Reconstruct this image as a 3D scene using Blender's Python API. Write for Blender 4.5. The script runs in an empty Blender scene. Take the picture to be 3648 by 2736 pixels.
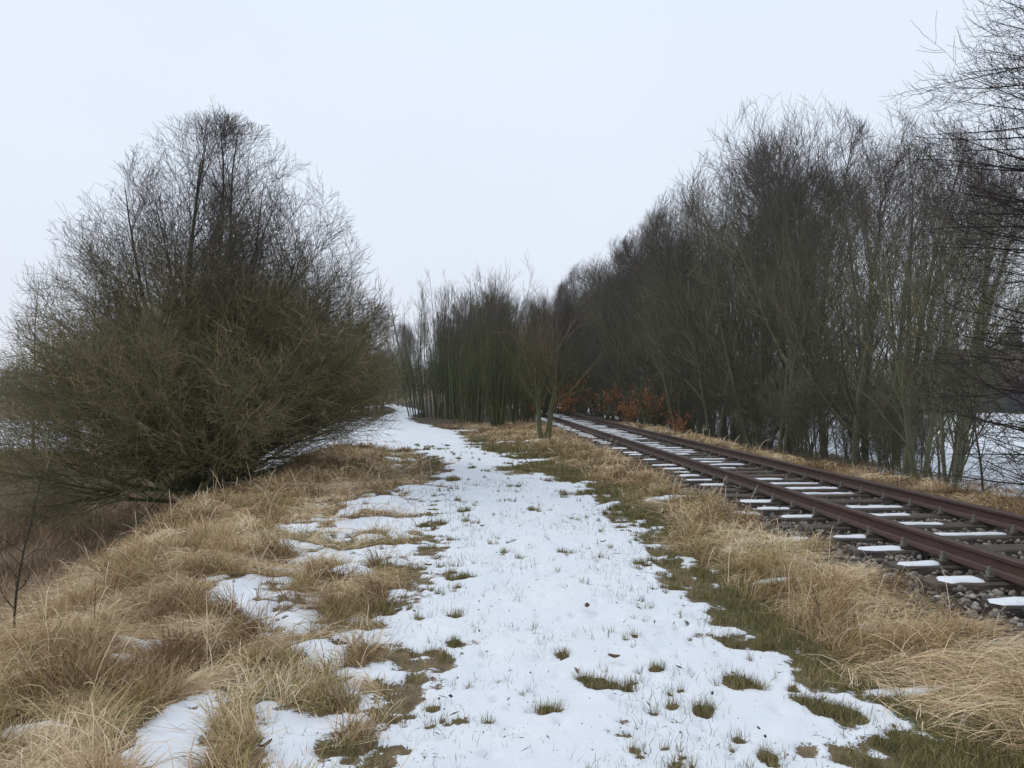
import bpy, math, random
import numpy as np
from mathutils import Vector
random.seed(7)
rng = np.random.default_rng(11)
sc = bpy.context.scene
C = sc.collection
R = math.radians
# ------------------------------------------------------------------ camera
CAM_Z = 1.65
cam = bpy.data.cameras.new('camera'); cam.sensor_width = 36; cam.lens = 27.07
cam.clip_start = 0.05; cam.clip_end = 3000
co = bpy.data.objects.new('camera', cam); C.objects.link(co)
co.location = (0, 0, CAM_Z); co.rotation_euler = (R(90.3), 0, 0)
sc.camera = co
# ------------------------------------------------------------------ world and sun (overcast)
SUN_EL, SUN_AZ = R(40), R(-60)
w = bpy.data.worlds.new("World"); sc.world = w; w.use_nodes = True
nt = w.node_tree; nt.nodes.clear()
out = nt.nodes.new('ShaderNodeOutputWorld')
sky = nt.nodes.new('ShaderNodeTexSky'); sky.sky_type = 'NISHITA'; sky.sun_disc = False
sky.sun_elevation = SUN_EL; sky.sun_rotation = SUN_AZ
b1 = nt.nodes.new('ShaderNodeBackground'); b1.inputs[1].default_value = 0.10
nt.links.new(sky.outputs[0], b1.inputs[0])
tc = nt.nodes.new('ShaderNodeTexCoord'); sx = nt.nodes.new('ShaderNodeSeparateXYZ')
nt.links.new(tc.outputs['Generated'], sx.inputs[0])
rp = nt.nodes.new('ShaderNodeValToRGB'); nt.links.new(sx.outputs[2], rp.inputs[0])
rp.color_ramp.elements[0].position = 0.0; rp.color_ramp.elements[0].color = (.74, .775, .85, 1)
rp.color_ramp.elements[1].position = 0.6; rp.color_ramp.elements[1].color = (.69, .775, .89, 1)
cn = nt.nodes.new('ShaderNodeTexNoise'); cn.inputs['Scale'].default_value = 1.6; cn.inputs['Detail'].default_value = 3
nt.links.new(tc.outputs['Generated'], cn.inputs[0])
cm = nt.nodes.new('ShaderNodeMapRange'); cm.inputs[1].default_value = .3; cm.inputs[2].default_value = .7
cm.inputs[3].default_value = .96; cm.inputs[4].default_value = 1.04
nt.links.new(cn.outputs[0], cm.inputs[0])
vm = nt.nodes.new('ShaderNodeVectorMath'); vm.operation = 'SCALE'
nt.links.new(rp.outputs[0], vm.inputs[0]); nt.links.new(cm.outputs[0], vm.inputs['Scale'])
b2 = nt.nodes.new('ShaderNodeBackground'); b2.inputs[1].default_value = 1.02
nt.links.new(vm.outputs[0], b2.inputs[0])
mx = nt.nodes.new('ShaderNodeMixShader'); mx.inputs[0].default_value = .94
nt.links.new(b1.outputs[0], mx.inputs[1]); nt.links.new(b2.outputs[0], mx.inputs[2])
nt.links.new(mx.outputs[0], out.inputs[0])
sl = bpy.data.lights.new('sun', 'SUN'); sl.energy = 0.85; sl.angle = R(25); sl.color = (1, .97, .93)
so = bpy.data.objects.new('sun', sl); C.objects.link(so)
so.rotation_euler = (R(90) - SUN_EL, 0, R(180) - SUN_AZ + R(0))
sc.view_settings.view_transform = 'Standard'; sc.view_settings.look = 'None'
sc.view_settings.exposure = 0.19; sc.view_settings.gamma = 1
sc.render.engine = 'CYCLES'
sc.cycles.max_bounces = 5; sc.cycles.diffuse_bounces = 3

# ------------------------------------------------------------------ helpers
_T = rng.random((256, 256))
def vnoise(x, y):
    xi = np.floor(x).astype(int); yi = np.floor(y).astype(int)
    fx = x - xi; fy = y - yi
    fx = fx * fx * (3 - 2 * fx); fy = fy * fy * (3 - 2 * fy)
    a = _T[xi & 255, yi & 255]; b = _T[(xi + 1) & 255, yi & 255]
    c = _T[xi & 255, (yi + 1) & 255]; d = _T[(xi + 1) & 255, (yi + 1) & 255]
    return (a + (b - a) * fx) * (1 - fy) + (c + (d - c) * fx) * fy
def fbm(x, y, s=1.0, oct=4, off=0.0):
    v = 0; a = .5; t = 0
    for o in range(oct):
        v = v + a * vnoise(x * s + 17.3 * o + off, y * s + 9.1 * o + off * 1.7); t += a; a *= .5; s *= 2.03
    return v / t - .5           # about -0.5..0.5
def sm(a, b, x):
    t = np.clip((x - a) / (b - a), 0, 1); return t * t * (3 - 2 * t)

def mesh_np(name, V, F, mat, attrs=None, smooth=True):
    """V (n,3), F (m,k) int array with k = 3 or 4 (or list of such arrays)"""
    Fs = F if isinstance(F, list) else [F]
    me = bpy.data.meshes.new(name)
    me.vertices.add(len(V)); me.vertices.foreach_set('co', np.asarray(V, np.float32).ravel())
    tot = sum(f.size for f in Fs); np_ = sum(len(f) for f in Fs)
    me.loops.add(tot); me.loops.foreach_set('vertex_index', np.concatenate([f.ravel() for f in Fs]).astype(np.int32))
    me.polygons.add(np_)
    st = []; o = 0
    for f in Fs:
        st.append(o + np.arange(len(f)) * f.shape[1]); o += f.size
    me.polygons.foreach_set('loop_start', np.concatenate(st).astype(np.int32))
    if attrs:
        for k, a in attrs.items():
            at = me.attributes.new(k, 'FLOAT', 'POINT'); at.data.foreach_set('value', np.asarray(a, np.float32).ravel())
    me.update(calc_edges=True)
    if smooth: me.polygons.foreach_set('use_smooth', np.ones(np_, bool))
    me.materials.append(mat)
    return me
def link(name, me, parent=None):
    o = bpy.data.objects.new(name, me); C.objects.link(o)
    if parent: o.parent = parent
    return o
def tag(o, label=None, cat=None, group=None, kind=None):
    if label: o['label'] = label
    if cat: o['category'] = cat
    if group: o['group'] = group
    if kind: o['kind'] = kind
    return o
def empty(name, loc, rz=0, **k):
    o = bpy.data.objects.new(name, None); C.objects.link(o); o.location = loc; o.rotation_euler = (0, 0, rz)
    o.empty_display_size = .2
    return tag(o, **k)
def copy_tree(o, parent=None):
    c = o.copy(); C.objects.link(c)
    if parent: c.parent = parent
    for ch in [x for x in KIDS.get(o.name, [])]: copy_tree(ch, c)
    return c
KIDS = {}
def kid(name, me, parent):
    o = link(name, me, parent); KIDS.setdefault(parent.name, []).append(o); return o

# ------------------------------------------------------------------ materials
def mat(name):
    m = bpy.data.materials.new(name); m.use_nodes = True
    n = m.node_tree; p = n.nodes['Principled BSDF']; p.inputs['Specular IOR Level'].default_value = .2
    return m, n, p
def N(n, t, **k):
    x = n.nodes.new('ShaderNode' + t)
    for a, b in k.items(): setattr(x, a, b)
    return x
def ramp(n, stops, src=None):
    r = N(n, 'ValToRGB'); e = r.color_ramp.elements
    while len(e) < len(stops): e.new(.5)
    for q, (p, c) in zip(e, stops): q.position = p; q.color = (*c, 1)
    if src is not None: n.links.new(src, r.inputs[0])
    return r
def noise(n, scale, detail=4, src=None, rough=.6):
    t = N(n, 'TexNoise'); t.inputs['Scale'].default_value = scale; t.inputs['Detail'].default_value = detail
    t.inputs['Roughness'].default_value = rough
    if src is not None: n.links.new(src, t.inputs['Vector'])
    return t
def mixc(n, f, a, b, mode='MIX'):
    m = N(n, 'MixRGB', blend_type=mode)
    for i, v in zip((0, 1, 2), (f, a, b)):
        if isinstance(v, (int, float)): m.inputs[i].default_value = v
        elif isinstance(v, tuple): m.inputs[i].default_value = (*v, 1)
        else: n.links.new(v, m.inputs[i])
    return m.outputs[0]
def math_(n, op, a, b=0.0, clamp=False):
    m = N(n, 'Math', operation=op); m.use_clamp = clamp
    for i, v in ((0, a), (1, b)):
        if isinstance(v, (int, float)): m.inputs[i].default_value = v
        else: n.links.new(v, m.inputs[i])
    return m.outputs[0]
def attr(n, name):
    a = N(n, 'Attribute'); a.attribute_name = name; return a.outputs['Fac']

SNOWC = (.79, .795, .81)
def ground_mat(name, snowy=False):
    m, n, p = mat(name)
    geo = N(n, 'NewGeometry').outputs['Position']
    n1 = noise(n, 1.3, 5, geo); n2 = noise(n, 9, 6, geo); n3 = noise(n, 60, 4, geo)
    earth = ramp(n, [(.3, (.08, .058, .032)), (.5, (.17, .125, .07)), (.7, (.27, .20, .12))], n2.outputs[0]).outputs[0]
    green = ramp(n, [(.3, (.045, .045, .018)), (.55, (.10, .095, .035)), (.75, (.17, .14, .065))], n3.outputs[0]).outputs[0]
    litter = ramp(n, [(.3, (.04, .03, .018)), (.55, (.085, .062, .04)), (.75, (.15, .11, .07))], n3.outputs[0]).outputs[0]
    g = mixc(n, attr(n, 'green'), earth, green)
    g = mixc(n, attr(n, 'dirt'), g, litter)
    # snow mask : vertex value sharpened by fine noise
    s = attr(n, 'snow')
    f1 = math_(n, 'MULTIPLY', math_(n, 'SUBTRACT', noise(n, 14, 5, geo, .65).outputs[0]  , .5), .85)
    f2 = math_(n, 'MULTIPLY', math_(n, 'SUBTRACT', noise(n, 75, 3, geo).outputs[0], .5), .6)
    v = math_(n, 'ADD', math_(n, 'ADD', s, f1), f2)
    k = N(n, 'MapRange', interpolation_type='SMOOTHSTEP'); n.links.new(v, k.inputs[0])
    k.inputs[1].default_value = .46; k.inputs[2].default_value = .54
    sc1 = ramp(n, [(.35, (.74, .76, .79)), (.65, SNOWC)], n1.outputs[0]).outputs[0]
    c = mixc(n, k.outputs[0], g, sc1)
    n.links.new(c, p.inputs['Base Color'])
    p.inputs['Roughness'].default_value = .8
    bp = N(n, 'Bump'); bp.inputs['Strength'].default_value = .5; bp.inputs['Distance'].default_value = .02
    hsum = math_(n, 'ADD', math_(n, 'MULTIPLY', k.outputs[0], .7), math_(n, 'MULTIPLY', noise(n, 22, 6, geo, .6).outputs[0], .9))
    n.links.new(hsum, bp.inputs['Height']); n.links.new(bp.outputs[0], p.inputs['Normal'])
    return m
M_GROUND = ground_mat('ground')
M_PATH = ground_mat('snowy_path')
M_FIELD = ground_mat('snow_field')

def simple(name, col, rough=.8, n_scale=None, col2=None, spec=.2, bump=0, det=5):
    m, n, p = mat(name)
    p.inputs['Roughness'].default_value = rough; p.inputs['Specular IOR Level'].default_value = spec
    if n_scale:
        tcx = N(n, 'TexCoord').outputs['Object']
        t = noise(n, n_scale, det, tcx)
        r = ramp(n, [(.3, col), (.7, col2)], t.outputs[0]); n.links.new(r.outputs[0], p.inputs['Base Color'])
        if bump:
            b = N(n, 'Bump'); b.inputs['Strength'].default_value = bump; b.inputs['Distance'].default_value = .01
            n.links.new(t.outputs[0], b.inputs['Height']); n.links.new(b.outputs[0], p.inputs['Normal'])
    else: p.inputs['Base Color'].default_value = (*col, 1)
    return m
def snow_mat():
    m, n, p = mat('snow'); p.inputs['Base Color'].default_value = (*SNOWC, 1); p.inputs['Roughness'].default_value = .7
    t = noise(n, 40, 4, N(n, 'TexCoord').outputs['Object']); b = N(n, 'Bump'); b.inputs['Strength'].default_value = .3; b.inputs['Distance'].default_value = .01
    n.links.new(t.outputs[0], b.inputs['Height']); n.links.new(b.outputs[0], p.inputs['Normal'])
    return m
M_SNOW = snow_mat()

def blade_mat(name, stops):
    m, n, p = mat(name); n.links.new(ramp(n, stops, attr(n, 'rnd')).outputs[0], p.inputs['Base Color'])
    p.inputs['Roughness'].default_value = .7
    return m
M_STRAW = blade_mat('straw', [(0, (.20, .125, .062)), (.22, (.38, .255, .135)), (.5, (.60, .425, .245)), (.8, (.80, .61, .39)), (.96, (.88, .73, .53)), (1, (.34, .30, .11))])
M_GRASS = blade_mat('short_grass', [(0, (.10, .10, .035)), (.35, (.23, .195, .08)), (.65, (.36, .295, .13)), (.85, (.5, .38, .19)), (1, (.6, .46, .27))])
M_BRUSH = blade_mat('brown_brush', [(0, (.18, .13, .075)), (.5, (.40, .29, .18)), (1, (.60, .46, .31))])

def bark_mat(name, low, high, zc, zw, lite=1.0):
    """moss coloured bark low down, turning to the bare bark colour higher up, with blotches"""
    m, n, p = mat(name)
    o = N(n, 'TexCoord').outputs['Object']
    s = N(n, 'SeparateXYZ'); n.links.new(o, s.inputs[0])
    t = noise(n, 1.2, 4, o); t2 = noise(n, 25, 4, o)
    z = math_(n, 'ADD', s.outputs[2], math_(n, 'MULTIPLY', math_(n, 'SUBTRACT', t.outputs[0], .5), 3.0))
    k = N(n, 'MapRange'); n.links.new(z, k.inputs[0]); k.inputs[1].default_value = zc - zw; k.inputs[2].default_value = zc + zw
    c = mixc(n, k.outputs[0], low, high)
    vv = ramp(n, [(.3, (.6, .6, .6)), (.7, (1.35, 1.35, 1.35))], t2.outputs[0]).outputs[0]
    c = mixc(n, 1.0, c, vv, 'MULTIPLY')
    rr = ramp(n, [(0, (.65, .65, .6)), (.7, (1.0, 1.0, 1.0)), (.93, (1.3, 1.2, 1.1)), (1, (2.6, 2.2, 1.8))], attr(n, 'rnd')).outputs[0]
    c = mixc(n, 1.0, c, rr, 'MULTIPLY')
    n.links.new(c, p.inputs['Base Color']); p.inputs['Roughness'].default_value = .85
    return m
M_BARK_BIG = bark_mat('bark_big', (.11, .115, .052), (.06, .056, .048), 5.2, 1.5)
M_TWIG_BIG = bark_mat('twig_big', (.26, .225, .125), (.10, .087, .075), 4.8, 1.3)
M_BARK_WD = bark_mat('bark_wood', (.15, .15, .095), (.11, .10, .088), 7.5, 1.5)
M_TWIG_WD = bark_mat('twig_wood', (.185, .178, .12), (.115, .098, .088), 7.0, 1.5)
M_BARK_SH = bark_mat('bark_shoot', (.12, .13, .062), (.12, .10, .075), 4.2, 1.2)
M_FORK = bark_mat('bark_forked', (.15, .15, .075), (.17, .125, .09), 2.0, 1.2)
M_TWIG_ED = bark_mat('twig_edge', (.06, .055, .04), (.045, .034, .033), 3.0, 2)

# ------------------------------------------------------------------ terrain
PY = np.array([-10, 0, 3.6, 7, 10.9, 14, 17, 20.5, 24, 30, 36, 41.6, 47, 53, 58, 63, 80, 120.])
PX = np.array([1.0, .85, .62, .40, .24, -.12, -.6, -1.5, -2.55, -3.7, -5.2, -6.2, -6.6, -6.9, -7.7, -8.7, -13, -24])
PW = np.array([1.15, 1.12, 1.10, 1.18, 1.30, 1.28, 1.05, 1.0, 1.2, 1.5, 1.0, .8, .9, .9, .8, .8, .8, .8])
def pcx(y): return np.interp(y, PY, PX)
def phw(y): return np.interp(y, PY, PW)
TS = -.065
def tx(y): return 4.92 + TS * y
CY = np.array([-10, 0, 4.6, 5.7, 8.5, 11.6, 15.9, 19.6, 24, 40, 80])
CX = np.array([-2.1, -2.35, -2.75, -2.95, -3.6, -4.2, -3.75, -4.2, -5.0, -8.3, -12])
def crest(y): return np.interp(y, CY, CX)
RAIL_TOP = .36
def ground_z(x, y):
    t = x - tx(y); pe = pcx(y) + phw(y)
    z = np.zeros_like(x)
    # rise towards the track
    u = np.clip((x - pe) / np.maximum(tx(y) - 1.5 - pe, .5), 0, 1)
    z = z + .10 * sm(0, 1, u)
    # beyond the track
    z = z - .85 * sm(2.2, 4.8, t) - .75 * sm(4.5, 16, t)
    # left bank
    d = np.clip(crest(y) - x, 0, None)
    near = 1 - sm(16.0, 21.5, y - .25 * np.clip(-7 - x, -4, 4) * 0)
    sl = .13 + .50 * near
    dr = 2.55 * (1 - np.exp(-(d * sl) / 2.55)) * (1 + 0 * d)
    dr = np.where(d > 0, dr * sm(-.2, 1.5, d) + 0, 0)
    z = z - dr
    # ditch at the mouth of the side track
    z = z - .28 * np.exp(-((x + 2.55) / .6) ** 2 - ((y - 16.6) / 2.6) ** 2)
    # roughness away from the path
    off = np.clip(np.abs(x - pcx(y)) - phw(y), 0, 3)
    rough = sm(0, .8, off) * (1 - sm(-2.2, -1.6, t) * (1 - sm(1.6, 2.4, t)))
    z = z + rough * (fbm(x, y, 1.1, 3) * .20 + fbm(x, y, 3.5, 2, 5.) * .09)
    z = z + fbm(x, y, .35, 2, 3.) * .05 + fbm(x, y, 2.2, 3, 9.) * .018
    # far terrain rises a little into woodland
    z = z + 3.0 * sm(110, 260, np.hypot(x, y)) 
    return z
# small grass tufts that poke through the snow of the path
tuft = []
for i in range(300):
    y = 2.6 + 20 * random.random() ** 1.5
    e = random.choice((-1, 1, 1)); q = random.random() ** 1.5
    x = float(pcx(y)) + e * float(phw(y)) * (1.05 - q * 1.1)
    bs = (.010 + .05 * random.random() ** 3) * (1.7 if q < .3 else .8)
    for c in range(random.choice((1, 2, 3, 4, 6))): tuft.append((x + random.gauss(0, 1.8) * bs, y + random.gauss(0, 1.3) * bs, bs * random.uniform(.4, 1.1)))
for x, y, r in ((.47, 4.25, .08), (.62, 4.18, .07), (-.75, 3.45, .07), (-.62, 3.35, .05), (.22, 3.02, .06), (1.25, 4.25, .1), (1.45, 4.9, .08), (.35, 4.7, .05),
                (-.35, 4.9, .05), (-.95, 5.6, .08), (-.9, 4.6, .07), (1.6, 3.9, .12), (1.75, 3.5, .12), (2.0, 3.3, .1), (.05, 3.0, .06), (1.15, 3.4, .05), (.95, 3.9, .06), (.2, 3.9, .05)):
    for c in range(5): tuft.append((x + random.gauss(0, .7) * r, y + random.gauss(0, .6) * r, r * random.uniform(.3, .75)))
tuft = np.array(tuft)
# hand placed snow patches (x, y, rx, ry)
PATCH = [(-1.60, 3.72, .17, .45), (-1.42, 3.3, .12, .3), (-1.9, 4.35, .1, .06), (-2.15, 6.05, .24, .34), (-1.0, 3.55, .16, .35), (-1.55, 5.4, .2, .18), (-2.6, 5.5, .16, .05), (-1.1, 4.6, .12, .2),
         (2.12, 4.15, .22, .06), (2.45, 4.1, .12, .04), (2.68, 4.05, .12, .04), (2.13, 6.3, .16, .05), (2.8, 7.9, .28, .08), (2.35, 5.1, .05, .07), (3.05, 3.6, .09, .07), (2.3, 7.7, .25, .06), (2.9, 9.5, .25, .1),
         (-2.2, 7.9, .3, .15), (-1.6, 7.6, .5, .3), (-1.5, 9.3, .55, .45), (-1.75, 10.9, .45, .5), (-1.5, 12.5, .35, .5), (-2.7, 9.9, .12, .1), (2.25, 11.1, .4, .18), (.2, 19.3, .45, .2), (.45, 17.4, .6, .25), (-.1, 22.8, 1.3, .4),
         (1.0, 24.3, .4, .3), (-1.5, 26, .6, .2), (-2.0, 29.5, .8, .5), (2.0, 15.2, .3, .12), (-.4, 27.5, .3, .2), (-5.6, 6.2, .5, .5), (-7.5, 9.5, .4, .3), (-9, 12, .5, .3), (-3.1, 7.9, .1, .1)]
for i in range(46):
    yy_ = 3.2 + 13 * random.random() ** 1.3; xx_ = float(pcx(yy_)) + random.choice((-1, -1, -1, 1)) * (float(phw(yy_)) + random.uniform(.35, 1.9)); rr_ = random.uniform(.03, .12)
    PATCH.append((xx_, yy_, rr_ * random.uniform(1, 2.2), rr_)) if xx_ < 0 or yy_ > 6 else None
def snow_val(x, y):
    pc = pcx(y); pw = phw(y); t = x - tx(y)
    r = x - pc - pw; l = pc - pw - x
    n1 = fbm(x, y, 1.6, 4, 21.); n2 = fbm(x, y, 5.5, 3, 33.)
    s = .95 - 1.15 * sm(-.6, .5, r)
    s = s - np.where(r > -.6, 0, 0)
    bm = np.exp(-((y - 9.5) / 3.6) ** 2); left = .95 - (.50 - .10 * bm) * sm(-.45, .3, l) - .75 * sm(.6 + .4 * bm, 1.9 + .7 * bm, l)
    s = np.where(x < pc, left, s)
    edge = sm(-1.05, -.1, np.maximum(r, l))
    s = s + edge * (n1 * 1.25 + n2 * 1.3)
    s = s - .42 * sm(.6, 2.2, r) * (t < -1.4) + .10 * np.exp(-((r - .15) / .5) ** 2)
    # grassy green gap right of the path further on
    s = s - .62 * np.exp(-((x - .3) / .9) ** 2 - ((y - 15.5) / 1.5) ** 2) * (1 + 2.2 * n1)
    # dark ditch
    s = s - 1.3 * np.exp(-((x + 2.15) / .5) ** 2 - ((y - 15.2) / 2.4) ** 2)
    # side track with snow on the left, beyond y = 18..21
    lim = np.interp(x, [-60, -20, -8, -6.8, -5, -3, -1], [48, 33, 20, 18.5, 20.5, 20.2, 30])
    dd = (y - lim)
    side = sm(-.5, 1.8, dd) * (1 - sm(-.6, .4, x - pc - pw))
    brown = sm(-.6, .2, x + 5.0 + .0 * y) * 0
    s = np.where((x < pc), np.maximum(s, side * (.76 + n1 * .85 + n2 * .5)), s)
    # the bare dark bank right of the far path
    s = s - 1.2 * np.exp(-((x - (pc + pw + .9)) / .8) ** 2) * sm(26, 31, y)
    # woodland left of the path further on : litter with thin snow
    wl = sm(34, 40, y) * sm(-15, -11, x) * (l > .2)
    s = s - wl * (.45)
    # snow fields right
    s = np.where(t > 6, np.maximum(s, sm(6.3, 8.5, t) * (.80 + n1 * .5 + n2 * .3)), s)
    s = s + np.where(np.abs(t + .2) < 1.7, sm(19, 26, y) * (.42 + n1 * 1.3 + n2 * .5) * (1 - sm(1.2, 1.7, np.abs(t + .2))) - .0, 0)
    s = s - sm(105, 125, np.hypot(x, y)) * .9
    # tufts
    for a, b, q in tuft:
        pass
    for a, b, rx, ry in PATCH:
        q = ((x - a) / rx) ** 2 + ((y - b) / ry) ** 2
        near = q < 9
        if near.any():
            s = np.where(near, np.maximum(s, .95 - .42 * q + n2 * .5), s)
    return s
def apply_tufts(x, y, s, xs=None, ys=None):
    # x,y,s are grids ; use axis windows
    for a, b, q in tuft:
        i0, i1 = np.searchsorted(ys, (b - 3 * q, b + 3 * q)); j0, j1 = np.searchsorted(xs, (a - 3 * q, a + 3 * q))
        if i1 <= i0 or j1 <= j0: continue
        X = x[i0:i1, j0:j1]; Y = y[i0:i1, j0:j1]
        s[i0:i1, j0:j1] -= .8 * np.exp(-((X - a) ** 2 + (Y - b) ** 2) / (q * q))
    return s
# grid axes
ys = [-8.0]
while ys[-1] < 2.2: ys.append(ys[-1] + max(.03, .12 * (2.2 - ys[-1])) )
while ys[-1] < 1200: ys.append(ys[-1] + max(.018, .0062 * ys[-1] if ys[-1] < 60 else .03 * ys[-1]))
ys = np.array(ys)
def half(lo, step0, grow, end, x0):
    v = [x0]; st = step0
    while v[-1] < end:
        v.append(v[-1] + st)
        if v[-1] > lo: st *= grow
    return v
xr = half(2.6, .02, 1.012, 1300, 0.0); xl = half(2.9, .02, 1.012, 1300, 0.0)
xs = np.array([-v for v in xl[::-1]][:-1] + xr)
GX, GY = np.meshgrid(xs, ys)
SV = snow_val(GX, GY); SV = apply_tufts(GX, GY, SV, xs, ys)
SV = SV - 2.6 * np.clip(fbm(GX, GY, 7.5, 3, 101.) - .16 + .07 * (fbm(GX, GY, .9, 2, 111.)), 0, .3) * (GY < 16)
GZ = ground_z(GX, GY)
sn_fine = fbm(GX, GY, 14, 3, 41.)
cov = sm(.40, .62, SV + sn_fine * .25)
GZ2 = GZ + cov * (.017 + fbm(GX, GY, 6, 3, 51.) * .026) 
# paw and boot dents in the snow of the path
for i in range(260):
    b = random.uniform(2.8, 12); a = float(pcx(b)) + random.gauss(0, .6) * float(phw(b)); q = random.uniform(.02, .045)
    i0, i1 = np.searchsorted(ys, (b - 3 * q, b + 3 * q)); j0, j1 = np.searchsorted(xs, (a - 3 * q, a + 3 * q))
    X = GX[i0:i1, j0:j1]; Y = GY[i0:i1, j0:j1]
    GZ2[i0:i1, j0:j1] -= random.uniform(.012, .03) * np.exp(-(((X - a) ** 2 + (Y - b) ** 2) / (q * q)) ** 2)
T_ = GX - tx(GY)
Rr = GX - pcx(GY) - phw(GY)
green = np.clip(np.exp(-((Rr - .45) / .55) ** 2) * 1.1 * (1 - sm(24, 30, GY)) + fbm(GX, GY, .8, 3, 61.) * .8, 0, 1)
dirt = np.clip(np.exp(-((GX + 2.1) / .7) ** 2 - ((GY - 15.5) / 3.2) ** 2) * 1.2 + sm(3.3, 5, T_) + sm(32, 38, GY) * sm(-16, -12, GX)
               + sm(24, 30, GY) * np.exp(-((Rr - 1.) / 1.) ** 2) + np.exp(-((T_ + 0) / 2.2) ** 4) + .45 * sm(1.5, 4, crest(GY) - GX) * (GY < 45), 0, 1)
nr, ncx = GX.shape
idx = np.arange(nr * ncx).reshape(nr, ncx)
Q = np.stack([idx[:-1, :-1], idx[:-1, 1:], idx[1:, 1:], idx[1:, :-1]], -1).reshape(-1, 4)
cx_ = ((GX[:-1, :-1] + GX[1:, 1:]) / 2).ravel(); cy_ = ((GY[:-1, :-1] + GY[1:, 1:]) / 2).ravel()
onpath = (np.abs(cx_ - pcx(cy_)) < phw(cy_) + .12) & (cy_ < 70)
limf = np.interp(cx_, [-60, -20, -8, -6.8], [48, 33, 20, 18.5])
fl = (cx_ < -8) & (cy_ > limf) & (cy_ < 400) & ~onpath
fr = (cx_ - tx(cy_) > 8) & (cy_ < 400)
cls = np.where(onpath, 1, np.where(fl, 2, np.where(fr, 3, 0)))
VV = np.stack([GX.ravel(), GY.ravel(), GZ2.ravel()], -1)
at = dict(snow=SV.ravel(), green=green.ravel(), dirt=dirt.ravel())
for k, nm, m_ in ((0, 'ground', M_GROUND), (1, 'path', M_PATH), (2, 'field', M_FIELD), (3, 'field', M_FIELD)):
    f = Q[cls == k]; u, inv = np.unique(f, return_inverse=True)
    o = link(nm, mesh_np(nm, VV[u], inv.reshape(-1, 4), m_, {a: b[u] for a, b in at.items()})); tag(o, kind='structure')
from bisect import bisect
def gz(x, y):
    return ground_z(np.asarray(x, float), np.asarray(y, float))
def gz1(x, y): return float(ground_z(np.array([float(x)]), np.array([float(y)]))[0])

# ------------------------------------------------------------------ grass
def blades(n_, x, y, length, lean, azim, width, curl, zoff=0.0, K=4, rnd=None, kmat=None):
    z = gz(x, y) + zoff
    P = np.zeros((n_, K, 3)); p = np.stack([x, y, z], -1)
    ang = lean.copy(); az = azim.copy()
    P[:, 0] = p
    for k in range(1, K):
        d = np.stack([np.sin(ang) * np.cos(az), np.sin(ang) * np.sin(az), np.cos(ang)], -1)
        p = p + d * (length / (K - 1))[:, None]
        P[:, k] = p; ang = np.minimum(ang + curl, 2.3); az = az + rng.normal(0, .12, n_)
    low = gz(P[:, -1, 0], P[:, -1, 1]) + .02
    for k in range(1, K): P[:, k, 2] = np.maximum(P[:, k, 2], low * 0 + gz(P[:, k, 0], P[:, k, 1]) + .012 * k)
    wv = rng.normal(0, 1, (n_, 3)); wv[:, 2] *= .3
    wv /= np.linalg.norm(wv, axis=1)[:, None]
    V = np.zeros((n_, 2 * (K - 1) + 1, 3))
    for k in range(K - 1):
        ww = (width * (1 - .25 * k / (K - 1)))[:, None] * .5
        V[:, 2 * k] = P[:, k] - wv * ww; V[:, 2 * k + 1] = P[:, k] + wv * ww
    V[:, -1] = P[:, -1]
    nv = V.shape[1]; base = np.arange(n_)[:, None] * nv
    q = []
    for k in range(K - 2): q.append(base + np.array([2 * k, 2 * k + 1, 2 * k + 3, 2 * k + 2]))
    t = base + np.array([2 * (K - 2), 2 * (K - 2) + 1, nv - 1])
    if rnd is None: rnd = rng.random(n_)
    return V.reshape(-1, 3), [np.concatenate(q), t], np.repeat(rnd, nv)
def join_blades(name, parts, m_, label, cat):
    Vs = []; Q4 = []; T3 = []; A = []; o = 0
    for V, (q, t), a in parts:
        Vs.append(V); Q4.append(q + o); T3.append(t + o); A.append(a); o += len(V)
    me = mesh_np(name, np.concatenate(Vs), [np.concatenate(Q4), np.concatenate(T3)], m_, {'rnd': np.concatenate(A)})
    return tag(link(name, me), label, cat, kind='stuff')
def sample(n_, x0, x1, y0, y1, power):
    """points whose density falls with distance y^-power"""
    u = rng.random(n_)
    if abs(power - 1) < 1e-3: y = y0 * (y1 / y0) ** u
    else:
        a = 1 - power; y = (y0 ** a + u * (y1 ** a - y0 ** a)) ** (1 / a)
    x = x0 + (x1 - x0) * rng.random(n_)
    return x, y
def dry_w(x, y):
    pc = pcx(y); pw = phw(y); t = x - tx(y); r = x - pc - pw; l = pc - pw - x
    s = snow_val(x, y)
    bare = 1 - sm(.38, .55, s + fbm(x, y, 14, 3, 41.) * .2)
    w = sm(.0, .5, l) * (1 - .85 * sm(.8, 3, crest(y) - x) * (y > 9))
    w = np.where(x > pc, sm(.12, .75, r + fbm(x, y, 1.0, 2, 71.) * .9) * (1 - sm(-2.05 + .02 * y, -1.45 + .02 * y, t + fbm(x, y, 1.2, 2, 77.) * .7)), w)
    w = w + sm(1.65, 2.0, t) * (1 - sm(2.3, 3.0, t)) * (.35 + .65 * sm(-.12, .1, fbm(x, y, .5, 2, 55.)))
    w = w * (1 - .9 * np.exp(-((x + 2.1) / .6) ** 2 - ((y - 15.5) / 3.) ** 2))
    w = w * (1 - sm(30, 36, y) * (x < 2))
    w = w * (1 - .9 * np.exp(-((x - .8) / 1.6) ** 2 - ((y - 19.5) / 1.6) ** 2))
    return w * bare
parts = []
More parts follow.
